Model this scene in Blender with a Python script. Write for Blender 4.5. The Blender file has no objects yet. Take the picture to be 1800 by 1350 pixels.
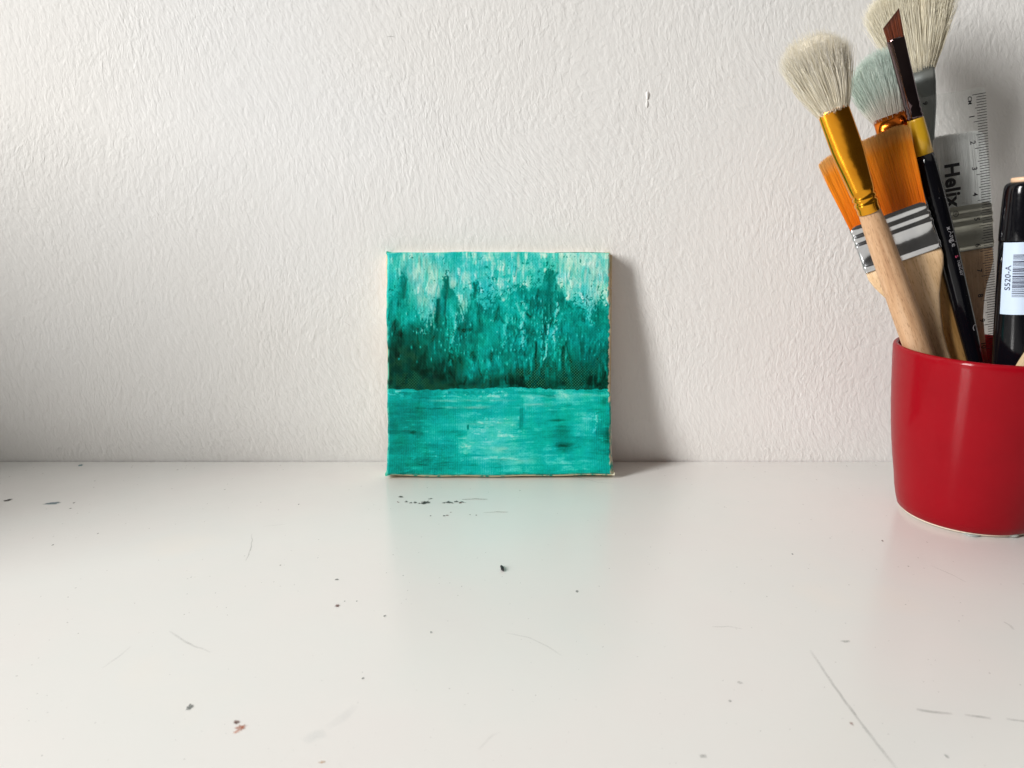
import bpy, math, random
import numpy as np
from mathutils import Vector, Matrix, noise as mnoise

random.seed(7); rng = np.random.default_rng(11)
C = bpy.context.scene.collection
S = bpy.context.scene
U = 0.01                      # everything below is written in centimetres

# ------------------------------------------------------------------ camera
TH, CH, FPX = math.radians(13.38), 12.78, 1437.0       # pitch down, height, focal length in photo pixels
cam_d = bpy.data.cameras.new('camera'); cam = bpy.data.objects.new('camera', cam_d); C.objects.link(cam)
cam.location = (0, 0, CH*U); cam.rotation_euler = (math.pi/2-TH, 0, 0)
cam_d.sensor_width = 36; cam_d.lens = 36*FPX/1800; cam_d.clip_start = .01; cam_d.clip_end = 20
cam_d.dof.use_dof = True; cam_d.dof.focus_distance = .335; cam_d.dof.aperture_fstop = 30
S.camera = cam

# ------------------------------------------------------------------ world and lamps (an indoor close-up by a window)
W = bpy.data.worlds.new('World'); S.world = W; W.use_nodes = True
W.node_tree.nodes['Background'].inputs['Color'].default_value = (1.0, .94, .87, 1)
W.node_tree.nodes['Background'].inputs['Strength'].default_value = .055
def area(name, loc, target, sx, sy, power, col, spread=180):
    l = bpy.data.lights.new(name, 'AREA'); l.shape = 'RECTANGLE'; l.size = sx*U; l.size_y = sy*U
    l.energy = power; l.color = col; l.spread = math.radians(spread)
    o = bpy.data.objects.new(name, l); C.objects.link(o); o.location = Vector(loc)*U
    o.rotation_euler = (Vector(target)-Vector(loc)).to_track_quat('-Z', 'Y').to_euler()
    return o
area('window_light', (-250, -114, 136), (0, 36, 5), 64, 168, 152, (1.0, .985, .965))
area('added_fill', (20, -50, 150), (0, 25, 0), 170, 150, 3.2, (1.0, .94, .87))  # soft fill added from above, standing in for ceiling bounce
S.view_settings.view_transform = 'Standard'; S.view_settings.look = 'None'
S.view_settings.exposure = 0; S.view_settings.gamma = 1

# ------------------------------------------------------------------ helpers
ct, st = math.cos(TH), math.sin(TH)
def proj(p):
    z = p[2]-CH; d = p[1]*ct - z*st; u = p[1]*st + z*ct
    return 900+FPX*p[0]/d, 675-FPX*u/d, d
def ray(px, py):
    a = (px-900)/FPX; b = (675-py)/FPX
    return Vector((a, ct + b*st, -st + b*ct))
def P(px, py, Y):                       # the point at distance Y that a photo pixel looks at
    r = ray(px, py); t = Y/r.y
    return Vector((r.x*t, Y, CH+r.z*t))
def T(px, py, z=0):                     # the point on the tabletop
    r = ray(px, py); t = (z-CH)/r.z
    return Vector((r.x*t, r.y*t, z))

def lin(c): return tuple((x/255/12.92 if x/255 <= .04045 else ((x/255+.055)/1.055)**2.4) for x in c)

def mesh(name, v, f, mat=None, parent=None, smooth=True, col=None):
    me = bpy.data.meshes.new(name)
    va = np.asarray(v, dtype=np.float64)*U
    if isinstance(f, np.ndarray):
        k = f.shape[1]; me.vertices.add(len(va)); me.vertices.foreach_set('co', va.ravel())
        me.loops.add(f.size); me.loops.foreach_set('vertex_index', f.ravel().astype(np.int32))
        me.polygons.add(len(f)); me.polygons.foreach_set('loop_start', np.arange(0, f.size, k, dtype=np.int32))
        me.polygons.foreach_set('loop_total', np.full(len(f), k, dtype=np.int32)); me.update(calc_edges=True)
    else:
        me.from_pydata([tuple(x) for x in va], [], f)
    if col is not None:
        a = me.color_attributes.new('paint', 'FLOAT_COLOR', 'POINT')
        c = np.asarray(col, dtype=np.float32)
        if c.shape[1] == 3: c = np.c_[c, np.ones(len(c), np.float32)]
        a.data.foreach_set('color', c.ravel())
    me.validate()
    me.polygons.foreach_set('use_smooth', [smooth]*len(me.polygons)); me.update()
    if mat: me.materials.append(mat)
    o = bpy.data.objects.new(name, me); C.objects.link(o)
    if parent: o.parent = parent
    return o
def sharp(o, deg=35):
    o.data.set_sharp_from_angle(angle=math.radians(deg))
    return o
def tag(o, label=None, cat=None, group=None, kind=None):
    if label: o['label'] = label
    if cat: o['category'] = cat
    if group: o['group'] = group
    if kind: o['kind'] = kind
    return o
def empty(name, label, cat, M=None, group=None):
    o = bpy.data.objects.new(name, None); C.objects.link(o); o.empty_display_size = .01
    if M is not None: o.matrix_world = M
    return tag(o, label, cat, group)

def lathe(prof, n=96, close=False):
    v, f = [], []
    for r, z in prof:
        for i in range(n):
            a = 2*math.pi*i/n; v.append((r*math.cos(a), r*math.sin(a), z))
    for j in range(len(prof)-1):
        for i in range(n):
            k = (i+1) % n
            f.append((j*n+i, j*n+k, (j+1)*n+k, (j+1)*n+i))
    if close:
        f.append(tuple(range(n))[::-1]); f.append(tuple(range((len(prof)-1)*n, len(prof)*n)))
    return v, f
def loft(secs, n=40, power=2.0, closed=True):
    # secs: (z, half-width x, half-depth y, centre x, centre y); superelliptic sections up the local z axis
    v, f = [], []
    for s in secs:
        z, a, b = s[:3]; cx = s[3] if len(s) > 3 else 0; cy = s[4] if len(s) > 4 else 0
        pw = s[5] if len(s) > 5 else power
        for i in range(n):
            t = 2*math.pi*i/n; c, q = math.cos(t), math.sin(t)
            v.append((cx+a*math.copysign(abs(c)**(2/pw), c), cy+b*math.copysign(abs(q)**(2/pw), q), z))
    for j in range(len(secs)-1):
        for i in range(n):
            k = (i+1) % n; f.append((j*n+i, j*n+k, (j+1)*n+k, (j+1)*n+i))
    if closed:
        f.append(tuple(range(n))[::-1]); f.append(tuple(range((len(secs)-1)*n, len(secs)*n)))
    return v, f
def boxvf(x0, x1, y0, y1, z0, z1, bev=0):
    if not bev:
        v = [(x, y, z) for x in (x0, x1) for y in (y0, y1) for z in (z0, z1)]
        return v, [(0,1,3,2),(4,6,7,5),(0,4,5,1),(2,3,7,6),(0,2,6,4),(1,5,7,3)]
    v, f = [], []
    import bmesh
    bm = bmesh.new(); bmesh.ops.create_cube(bm, size=1)
    for w in bm.verts:
        w.co = ((x0+x1)/2+w.co.x*(x1-x0), (y0+y1)/2+w.co.y*(y1-y0), (z0+z1)/2+w.co.z*(z1-z0))
    bmesh.ops.bevel(bm, geom=bm.edges[:], offset=bev, segments=3, profile=.5, affect='EDGES')
    bm.verts.index_update()
    v = [tuple(w.co) for w in bm.verts]; f = [tuple(w.index for w in q.verts) for q in bm.faces]; bm.free()
    return v, f

# ------------------------------------------------------------------ materials
class NT:
    def __init__(s, name):
        s.m = bpy.data.materials.new(name); s.m.use_nodes = True; s.t = s.m.node_tree
        s.b = s.t.nodes['Principled BSDF']; s.out = s.t.nodes['Material Output']
    def n(s, kind, **k):
        o = s.t.nodes.new(kind)
        for a, b in k.items(): setattr(o, a, b)
        return o
    def l(s, a, b): s.t.links.new(a, b)
    def setp(s, **k):
        for a, b in k.items(): s.b.inputs[a.replace('_', ' ')].default_value = b
    def coord(s, scale=(1,1,1), kind='Object', rot=(0,0,0)):
        c = s.n('ShaderNodeTexCoord'); m = s.n('ShaderNodeMapping'); m.inputs['Scale'].default_value = scale
        m.inputs['Rotation'].default_value = rot
        s.l(c.outputs[kind], m.inputs['Vector']); return m.outputs['Vector']
    def noise(s, vec, scale, detail=3, rough=.5, dist=0):
        x = s.n('ShaderNodeTexNoise'); s.l(vec, x.inputs['Vector'])
        x.inputs['Scale'].default_value = scale; x.inputs['Detail'].default_value = detail
        x.inputs['Roughness'].default_value = rough; x.inputs['Distortion'].default_value = dist
        return x.outputs['Fac']
    def ramp(s, fac, stops):
        r = s.n('ShaderNodeValToRGB'); e = r.color_ramp.elements
        while len(e) < len(stops): e.new(.5)
        for i, (p, c) in enumerate(stops): e[i].position = p; e[i].color = (*c, 1) if len(c) == 3 else c
        s.l(fac, r.inputs['Fac']); return r.outputs['Color']
    def math(s, op, a, b):
        x = s.n('ShaderNodeMath', operation=op)
        for i, q in enumerate((a, b)):
            if isinstance(q, (int, float)): x.inputs[i].default_value = q
            else: s.l(q, x.inputs[i])
        return x.outputs[0]
    def bump(s, h, dist, strength=1, chain=None):
        x = s.n('ShaderNodeBump'); x.inputs['Distance'].default_value = dist; x.inputs['Strength'].default_value = strength
        s.l(h, x.inputs['Height'])
        if chain: s.l(chain, x.inputs['Normal'])
        return x.outputs['Normal']
    def base(s, c): s.l(c, s.b.inputs['Base Color'])
    def rough(s, c): s.l(c, s.b.inputs['Roughness'])
    def normal(s, c): s.l(c, s.b.inputs['Normal'])

def plain(name, col, rough=.5, metal=0, **k):
    m = NT(name); m.setp(Base_Color=(*col, 1), Roughness=rough, Metallic=metal, **k)
    v = m.coord((1,1,1)); nz = m.noise(v, 900, 3)
    m.rough(m.math('ADD', m.math('MULTIPLY', nz, .12), max(rough-.06, .0)))
    return m.m

def wall_material():
    m = NT('wall_plaster'); m.setp(Roughness=.62, Specular_IOR_Level=.3)
    v = m.coord((1, 1, 1))
    # slow warp so that the roller marks lean this way and that
    w = m.n('ShaderNodeTexNoise'); w.inputs['Scale'].default_value = 9; w.inputs['Detail'].default_value = 2
    m.l(v, w.inputs['Vector'])
    sub = m.n('ShaderNodeVectorMath', operation='MULTIPLY_ADD')
    m.l(w.outputs['Color'], sub.inputs[0]); sub.inputs[1].default_value = (.05, 0, .03); m.l(v, sub.inputs[2])
    mp = m.n('ShaderNodeMapping'); mp.inputs['Rotation'].default_value = (0, math.radians(14), 0)
    mp2 = m.n('ShaderNodeMapping'); mp2.inputs['Scale'].default_value = (1, 1, .42)
    m.l(sub.outputs[0], mp.inputs['Vector']); m.l(mp.outputs[0], mp2.inputs['Vector'])
    a = m.noise(mp2.outputs[0], 520, 3.5, .52, .5)
    mpb = m.n('ShaderNodeMapping'); mpb.inputs['Scale'].default_value = (1, 1, .6); mpb.inputs['Rotation'].default_value = (0, math.radians(-16), 0)
    m.l(sub.outputs[0], mpb.inputs['Vector'])
    b = m.noise(mpb.outputs[0], 390, 2, .5, .8)
    c = m.noise(v, 22, 3, .5)
    d = m.noise(v, 1700, 2, .5)
    patch = m.noise(v, 16, 2, .5)
    amp = m.n('ShaderNodeMapRange'); amp.inputs['From Min'].default_value = .3; amp.inputs['From Max'].default_value = .7
    amp.inputs['To Min'].default_value = .65; amp.inputs['To Max'].default_value = 1.25; m.l(patch, amp.inputs['Value'])
    h = m.math('ADD', m.math('MULTIPLY', a, .62), m.math('MULTIPLY', b, .5))
    h = m.math('MULTIPLY', h, amp.outputs[0])
    h = m.math('ADD', h, m.math('MULTIPLY', d, .05)); h = m.math('ADD', h, m.math('MULTIPLY', c, .8))
    m.normal(m.bump(h, .00045, 1))
    m.base(m.ramp(m.noise(v, 5, 3, .55), [(.3, (.735, .72, .695)), (.52, (.75, .742, .725)), (.7, (.745, .745, .74))]))
    return m.m

def table_material():
    m = NT('white_lacquer'); m.setp(Specular_IOR_Level=.33)
    v = m.coord((1,1,1))
    m.base(m.ramp(m.noise(v, 13, 3, .55), [(.3, (.80, .775, .755)), (.45, (.80, .79, .765)), (.6, (.785, .79, .765)), (.72, (.81, .795, .755))]))
    r1 = m.noise(v, 40, 4, .6); m.rough(m.math('ADD', m.math('MULTIPLY', r1, .12), .18))
    m.normal(m.bump(m.noise(v, 620, 3, .5), .00002, .7, m.bump(m.noise(v, 60, 2, .5), .0001, .35)))
    return m.m

def wood(name, c1, c2, c3, scale=1, rough=.55):
    m = NT(name); m.setp(Specular_IOR_Level=.3)
    v = m.coord((1, 1, .045)); n1 = m.noise(v, 900*scale, 4, .6, .4)
    v2 = m.coord((1, 1, .10)); n2 = m.noise(v2, 260*scale, 3, .5, .8)
    v3 = m.coord((1, 1, .15)); n3 = m.noise(v3, 2600, 2, .6)
    mix = m.math('ADD', m.math('MULTIPLY', n1, .45), m.math('MULTIPLY', n2, .55))
    col = m.ramp(mix, [(.36, c1), (.5, c2), (.62, c3)])
    dk = m.n('ShaderNodeMix', data_type='RGBA', blend_type='MULTIPLY'); dk.inputs['Factor'].default_value = .5
    m.l(col, dk.inputs['A']); m.l(m.ramp(n3, [(.34, (.45, .36, .28)), (.44, (1, 1, 1))]), dk.inputs['B'])
    m.base(dk.outputs['Result'])
    m.rough(m.math('ADD', m.math('MULTIPLY', n1, .2), rough-.1))
    m.normal(m.bump(n3, .00006, .6)); return m.m

def attr_mat(name, rough=.5, sss=0, transl=0, spec=.4, bump=0):
    m = NT(name); m.setp(Roughness=rough, Specular_IOR_Level=spec)
    a = m.n('ShaderNodeAttribute', attribute_name='paint'); m.base(a.outputs['Color'])
    if transl:
        t = m.n('ShaderNodeBsdfTranslucent'); m.l(a.outputs['Color'], t.inputs['Color'])
        x = m.n('ShaderNodeMixShader'); x.inputs[0].default_value = transl
        m.l(m.b.outputs[0], x.inputs[1]); m.l(t.outputs[0], x.inputs[2]); m.l(x.outputs[0], m.out.inputs['Surface'])
    if bump:
        v = m.coord((1,1,1)); m.normal(m.bump(m.noise(v, 2500, 3, .6), bump, .8))
    return m.m

def decal_mat():
    m = NT('stain'); m.setp(Roughness=.5)
    a = m.n('ShaderNodeAttribute', attribute_name='paint'); m.base(a.outputs['Color'])
    t = m.n('ShaderNodeBsdfTransparent'); x = m.n('ShaderNodeMixShader')
    v = m.coord((1,1,1)); nz = m.noise(v, 2600, 3, .7)
    k = m.n('ShaderNodeMapRange'); k.inputs['From Min'].default_value = .36; k.inputs['From Max'].default_value = .6
    k.inputs['To Min'].default_value = .35; m.l(nz, k.inputs['Value'])
    m.l(m.math('MULTIPLY', a.outputs['Alpha'], k.outputs[0]), x.inputs[0])
    m.l(t.outputs[0], x.inputs[1]); m.l(m.b.outputs[0], x.inputs[2]); m.l(x.outputs[0], m.out.inputs['Surface'])
    return m.m

def metal(name, col, rough, wear=.06, bumpd=.00002, sc=500, col2=None):
    m = NT(name); m.setp(Metallic=1.0)
    v = m.coord((1,1,.5)); a = m.noise(v, sc, 4, .6); b = m.noise(v, 90, 3, .5)
    m.base(m.ramp(b, [(.35, col2 or tuple(x*.85 for x in col)), (.6, col)]))
    m.rough(m.math('ADD', m.math('MULTIPLY', a, wear), rough))
    m.normal(m.bump(a, bumpd, .6, m.bump(b, .00035, .6))); return m.m

def clear_plastic():
    m = NT('clear_plastic')
    f = m.n('ShaderNodeFresnel'); geo = m.n('ShaderNodeNewGeometry')
    m.l(m.math('SUBTRACT', 1.5, m.math('MULTIPLY', geo.outputs['Backfacing'], 1.5-1/1.5)), f.inputs['IOR'])
    t = m.n('ShaderNodeBsdfTransparent'); t.inputs['Color'].default_value = (.975, .982, .978, 1)
    g = m.n('ShaderNodeBsdfGlossy'); g.inputs['Roughness'].default_value = .06
    d = m.n('ShaderNodeBsdfDiffuse'); d.inputs['Color'].default_value = (.6, .62, .6, 1)
    x = m.n('ShaderNodeMixShader'); m.l(f.outputs[0], x.inputs[0]); m.l(t.outputs[0], x.inputs[1]); m.l(g.outputs[0], x.inputs[2])
    y = m.n('ShaderNodeMixShader'); v = m.coord((1,1,1)); nz = m.noise(v, 300, 4, .65)
    m.l(m.math('ADD', m.math('MULTIPLY', nz, .05), .0), y.inputs[0])
    m.l(x.outputs[0], y.inputs[1]); m.l(d.outputs[0], y.inputs[2]); m.l(y.outputs[0], m.out.inputs['Surface'])
    return m.m

def red_glaze():
    m = NT('red_glaze'); m.setp(Roughness=.42, Specular_IOR_Level=.05, Coat_Weight=.26, Coat_Roughness=.07, Coat_IOR=1.5)
    v = m.coord((1,1,1)); m.base(m.ramp(m.noise(v, 60, 3, .5), [(.3, (.235, .0012, .006)), (.7, (.26, .0015, .007))]))
    m.normal(m.bump(m.noise(v, 110, 3, .45), .00010, .6)); return m.m

M = dict(
    wall=wall_material(), table=table_material(), decal=decal_mat(), red=red_glaze(), clear=clear_plastic(),
    pad=plain('silicone', (.74, .83, .80), .2, Transmission_Weight=.6, IOR=1.4),
    biscuit=plain('unglazed_clay', (.72, .62, .50), .75),
    beech=wood('beech', (.42, .235, .125), (.56, .34, .19), (.63, .41, .25)),
    beech_light=wood('pale_beech', (.55, .36, .19), (.66, .46, .27), (.71, .52, .33)),
    ochre=wood('ochre_wood', (.42, .215, .06), (.54, .295, .10), (.60, .36, .14)),
    gold=metal('gold_ferrule', (.95, .42, .03), .10, .10, .00006, 320, (.80, .30, .018)),
    copper=metal('copper_ferrule', (.78, .22, .02), .12, .10, .00005, 300, (.58, .13, .015)),
    silver=metal('silver_ferrule', (.76, .77, .78), .10, .08, .00002, 350, (.62, .63, .66)), dull=metal('dull_ferrule', (.66, .64, .56), .26, .1, .00003, 350, (.55, .52, .44)),
    grey_metal=metal('grey_ferrule', (.38, .41, .40), .33, .08),
    gunmetal=metal('dark_ferrule', (.20, .14, .14), .03, .05, .00003, 300, (.09, .06, .07)),
    black=plain('black_lacquer', (.0025, .0025, .004), .13, Specular_IOR_Level=.34),
    yellow=plain('yellow_lacquer', (.74, .42, .015), .33, .15, Coat_Weight=.6, Coat_Roughness=.12),
    ink=plain('black_ink', (.006, .006, .008), .45),
    grey_ink=plain('silver_ink', (.35, .34, .36), .4),
    pink_ink=plain('pink_ink', (.55, .08, .16), .4),
    paper=plain('label_paper', (.50, .60, .74), .42),
    navy=plain('label_ink', (.012, .012, .05), .5),
    peach=plain('peach_plastic', (.68, .46, .30), .45),
    hair=attr_mat('natural_hair', .5, transl=.22, spec=.4), nylon=attr_mat('nylon_bristle', .36, transl=.2, spec=.35),
    cloth=attr_mat('primed_canvas', .8, spec=.15, bump=.0001), paint=attr_mat('acrylic_paint', .5, spec=.07, bump=.00002),
    pine=wood('pine', (.58, .42, .24), (.66, .50, .31), (.70, .55, .36)),
)

# ------------------------------------------------------------------ the wall and the tabletop
WY = 37.28
prof_w = [(75, 6), (75, 0)]+[(z, .32*(1-z/2.6)**2.0) for z in np.linspace(2.6, 0, 14)]+[(-8, .4), (-8, 6)]
v = [(x, WY+d, z) for x in (-75, 75) for z, d in prof_w]; k = len(prof_w)
wall = mesh('wall', v, [tuple(range(k)), tuple(range(k, 2*k))[::-1]]+[(i, k+i, k+(i+1) % k, (i+1) % k) for i in range(k)], M['wall']); sharp(wall, 30); tag(wall, kind='structure')
tab = mesh('tabletop', *boxvf(-72, 72, -12, WY+.26, -2.2, 0, .05), M['table']); sharp(tab, 40); tag(tab, kind='structure')

o = mesh('shade_blocker', *boxvf(-68, -45.5, 12, 26, 0, 20.5, .4), M['wall']); tag(o, kind='structure')  # unseen block added left of view to shade the lower-left wall

# plaster drip on the wall
def blobmesh(cx, cz, pts, h):
    # a raised lens with a wobbly outline, lying on the wall face
    v, f = [], []; n = len(pts)
    for k, s in enumerate((1.0, .8, .5)):
        for (x, z) in pts: v.append((cx+x*s, WY-.002-[0, .6, .92][k]*h, cz+z*s))
    v.append((cx, WY-h, cz))
    for k in range(2):
        for i in range(n):
            j = (i+1) % n; f.append((k*n+i, k*n+j, (k+1)*n+j, (k+1)*n+i))
    for i in range(n): f.append((2*n+i, 2*n+(i+1) % n, 3*n))
    return v, f
c = P(1138, 168, WY)
pts = [(math.cos(a)*.07*(1+.25*math.sin(3*a)), math.sin(a)*.19) for a in np.linspace(0, 2*math.pi, 20, endpoint=False)]
mesh('plaster_drip', *blobmesh(c.x, c.z, pts, .05), M['wall'], wall)
c = P(1138, 183, WY)
pts = [(math.cos(a)*.06, math.sin(a)*.17) for a in np.linspace(0, 2*math.pi, 16, endpoint=False)]
mesh('plaster_drip', *blobmesh(c.x-.02, c.z, pts, .03), M['wall'], wall)

# ------------------------------------------------------------------ marks on the table and wall
_dz = [0.0]
def nextz(): _dz[0] = (_dz[0]+.0004) % .012; return .003+_dz[0]
def strip(name, pts, width, col, alpha, on='table', parent=None):
    z = nextz(); q = []
    for i, (x, y) in enumerate(pts):
        q.append(T(x, y, 0) if on == 'table' else P(x, y, WY))
    # resample
    r = []
    for a, b in zip(q[:-1], q[1:]):
        k = max(2, int((b-a).length/.12))
        for t in range(k): r.append(a.lerp(b, t/k))
    r.append(q[-1]); v, f, cl = [], [], []; n = len(r)
    nrm = Vector((0, 0, 1)) if on == 'table' else Vector((0, -1, 0))
    for i, p in enumerate(r):
        d = (r[min(i+1, n-1)]-r[max(i-1, 0)]).normalized(); s = d.cross(nrm)
        e = math.sin(math.pi*min(1, max(0, (i+.3)/(n-.4))))**.45
        wob = mnoise.noise(p*3)*(.012 if width > .055 else .035); p = p + s*wob
        ww = width*(.85+.3*mnoise.noise(p*2+Vector((7,3,1))))
        al = (.95 if name == 'paint_line' else .45)*alpha*e*(.9+.5*mnoise.noise(p*4))
        for k, m_ in ((-1, 0), (-.4, 1), (.4, 1), (1, 0)):
            v.append(p+s*k*ww+nrm*z); cl.append((*col, al*m_))
    for i in range(n-1):
        for k in range(3): a = i*4+k; f.append((a, a+1, a+5, a+4))
    o = mesh(name, v, f, M['decal'], parent or (tab if on == 'table' else wall), col=np.clip(cl, 0, 1)); return o
def blotv(px, py, rx, ry, col, alpha, rot=0, soft=.35, jag=.35, n=18, seed=0):
    rr = random.Random(seed+int(px*7+py)); z = nextz(); c0 = T(px, py, 0); sc = (c0-Vector((0,0,CH))).length/FPX
    rx *= sc; ry *= sc*c0.length/CH*.9; v = [c0+Vector((0,0,z))]; cl = [(*col, alpha)]; f = []
    out = [(1+jag*(rr.random()-.5)*2) for _ in range(n)]
    for k, (s, a_) in enumerate(((1-soft, alpha), (1, 0))):
        for i in range(n):
            t = 2*math.pi*i/n; x = rx*math.cos(t)*out[i]*s; y = ry*math.sin(t)*out[i]*s
            v.append((c0.x+x*math.cos(rot)-y*math.sin(rot), c0.y+x*math.sin(rot)+y*math.cos(rot), z)); cl.append((*col, a_))
    for i in range(n):
        j = (i+1) % n; f.append((0, 1+i, 1+j)); f.append((1+i, 1+n+i, 1+n+j, 1+j))
    return v, f, cl
def blot(name, *a, **k):
    v, f, cl = blotv(*a, **k); return mesh(name, v, f, M['decal'], tab, col=cl)
DK, RU, BL, GR, OR = lin((30, 22, 20)), lin((96, 40, 24)), lin((95, 120, 130)), lin((120, 125, 122)), lin((196, 100, 62))
blot('paint_smear', 92, 885, 14, 2.2, BL, .95, rot=.25); blot('paint_smear', 141, 818, 4, 1.6, lin((40, 120, 130)), .9)
blot('paint_smear', 12, 880, 6, 1.8, DK, .9, rot=.1); blot('paint_smear', 17, 878, 4, 1.4, DK, .9, rot=.9)
for x, y, a, b, r_ in ((704, 873.5, 5, 1.4, -.1), (757, 877, 4, 1.1, .2), (700, 883, 2.2, 1.6, .8), (714, 882, 2.5, 1.6, 0), (722, 884, 3, 1.4, .2),
                    (730, 883, 3, 2.0, .4), (737, 885, 2, 1.4, .2), (749, 883, 9, 2.8, .25), (744, 885, 5, 1.8, .5), (780, 884, 3, 1.2, .5), (787, 883, 5, 2.3, .4),
                    (793, 884, 3, 2, .8), (802, 882, 4, 1.9, -.3), (809, 884, 3, 2, .9), (814, 883, 2, 2.4, .9), (780, 907, 3, 1.5, .5), (786, 906, 3, 1, 0),
                    (792, 901, 2, .8, 0), (757, 907, 1.5, 1, 0), (826, 905, 1.3, .9, 0), (837, 906, 1.3, 1.2, 0)):
    blot('paint_fleck', x, y, a, b, DK if random.random() < .6 else RU, .93, rot=r_, jag=.55)
strip('paint_line', [(812, 878.5), (835, 877.3), (857, 878.2)], .045, RU, .95)
strip('paint_line', [(850, 901.5), (872, 900.2), (894, 900.8)], .035, lin((130, 70, 50)), .75)
strip('scratch', [(443, 939), (443, 952), (440, 968), (432, 986)], .03, lin((90, 95, 92)), .8)
strip('scratch', [(298, 1110), (318, 1124), (340, 1136), (372, 1147)], .05, GR, .5)
strip('scratch', [(230, 1137), (208, 1156), (180, 1175)], .05, GR, .28)
strip('scratch', [(890, 1112), (930, 1121), (960, 1135), (988, 1153)], .035, GR, .45)
strip('scratch', [(1252, 1102), (1280, 1101), (1305, 1106)], .04, GR, .5)
strip('scratch', [(462, 926), (485, 923), (505, 921)], .03, GR, .35)
strip('scratch', [(1012, 838), (1052, 848), (1080, 850)], .03, lin((150, 140, 140)), .5)
strip('scratch', [(1424, 1143), (1468, 1209), (1520, 1280), (1578, 1354)], .06, lin((135, 140, 138)), .7)
strip('scratch', [(1636, 994), (1668, 1008), (1698, 1023)], .025, GR, .55)
strip('scratch', [(1764, 1093), (1776, 1100), (1782, 1107)], .06, GR, .5)
strip('scratch', [(840, 1318), (868, 1292), (880, 1288)], .05, GR, .22)
strip('pencil_dash', [(1611, 1247), (1640, 1252), (1674, 1255)], .07, lin((110, 112, 110)), .7)
strip('pencil_dash', [(1696, 1257), (1720, 1260), (1742, 1263)], .07, lin((110, 112, 110)), .7)
strip('pencil_dash', [(1769, 1264), (1800, 1268), (1830, 1271)], .07, lin((110, 112, 110)), .7)
strip('pencil_dash', [(1230, 1330), (1242, 1329)], .09, GR, .8)
strip('blue_smear', [(536, 1305), (552, 1294), (572, 1288)], .22, lin((160, 182, 188)), .22)
strip('blue_smear', [(575, 1280), (600, 1264), (625, 1240)], .18, lin((185, 200, 204)), .16)
for x, y, a, b, cc, al in ((130, 884, 2, 1, DK, .8), (124, 894, 2, .8, DK, .8), (593, 1065, 4, 3, RU, .95), (592, 1019, 3.5, 1.6, GR, .95), (333, 1243, 5, 5.5, GR, .95),
                        (638, 1193, 2.6, 2.4, GR, .9), (676, 1083, 2.4, 2, GR, .9), (758, 1112, 2.4, 2.4, GR, .7), (1014, 1040, 2.8, 2.6, GR, .85),
                        (493, 994, 1.6, 1.3, DK, .8), (525, 887, 1.4, 1, DK, .8), (1551, 951, 1.8, 1.5, RU, .8), (1497, 1273, 3, 3.5, lin((150, 110, 100)), .6),
                        (1486, 1128, 8, 2.5, GR, .35), (1283, 1233, 3, 2, GR, .5), (1664, 1330, 3, 4, GR, .5), (1300, 1200, 5, 3, GR, .3), (1393, 974, 1.6, 1.6, GR, .9),
                        (93, 958, 1.6, 1.2, GR, .9), (172, 938, 1.2, 1, GR, .9), (606, 1057, 1.3, 1, GR, .8), (627, 1057, 1.5, 1.2, GR, .8), (566, 1340, 7, 3, lin((210, 180, 150)), .6)):
    blot('paint_speck', x, y, a, b, cc, al, jag=.3)
blot('rust_smear', 415, 1270, 6, 4.5, lin((98, 48, 30)), .95, soft=.5, rot=-.3); blot('rust_smear', 424, 1279, 9, 6, lin((180, 98, 58)), .85, soft=.6, rot=.5)
blot('rust_smear', 416, 1286, 7, 4, lin((215, 140, 110)), .6, soft=.6, rot=.8)
# dust: hundreds of faint points nobody could count
v, f, cl = [], [], []
for i in range(420):
    x, y = random.uniform(-40, 1840), 818+530*random.random()**1.4
    a, b, q = blotv(x, y, random.uniform(.5, 1.5), random.uniform(.4, 1.1), lin((random.choice((90, 120, 140)),)*3), random.uniform(.2, .55), n=6, soft=.3, seed=i)
    k = len(v); v += a; f += [tuple(w+k for w in t) for t in b]; cl += q
o = mesh('dust_specks', v, f, M['decal'], tab, col=cl); tag(o, kind='stuff')
strip('pencil_mark', [(680, 64), (686, 63.3), (693, 64.5)], .03, lin((120, 120, 118)), .8, on='wall')
strip('scratch', [(604, 565), (613, 571), (617, 574)], .02, lin((150, 130, 125)), .7, on='wall')

# loose black crumb
cr = T(883, 1001, 0); v, f = [], []
secs = [(-.19, .015, .01, .035), (-.1, .055, .045, .01), (.02, .06, .05, 0), (.12, .05, .04, -.03), (.2, .012, .01, -.045)]
v, f = loft([(s[0], s[1], s[2], s[3]) for s in secs], 9)
v = [(x*1.0 - .0, z*1.15, y+.05) for x, y, z in v]
o = mesh('paint_crumb', [Vector(q) for q in v], f, M['ink']); o.location = (cr.x*U, cr.y*U, 0)
tag(o, 'small loose black crumb lying on the white table in front of the painting', 'crumb')

# ------------------------------------------------------------------ the little painted canvas
N = 470
def vnoise(fx, fy, seed, n=N):
    r = np.random.default_rng(seed); gx, gy = int(fx)+3, int(fy)+3
    g = r.random((gy, gx)); X = np.linspace(0, fx, n); Y = np.linspace(0, fy, n)
    xi, yi = X.astype(int), Y.astype(int); tx, ty = X-xi, Y-yi; tx = tx*tx*(3-2*tx); ty = ty*ty*(3-2*ty)
    a = g[np.ix_(yi, xi)]*(1-tx)+g[np.ix_(yi, xi+1)]*tx; b = g[np.ix_(yi+1, xi)]*(1-tx)+g[np.ix_(yi+1, xi+1)]*tx
    return a*(1-ty)[:, None]+b*ty[:, None]
def fbm(fx, fy, seed, o=4, g=.55):
    s = 0; t = 0; a = 1
    for k in range(o):
        s = s+a*vnoise(min(fx*2**k, N/1.5), min(fy*2**k, N/1.5), seed+k*17); t += a; a *= g
    return s/t
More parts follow.
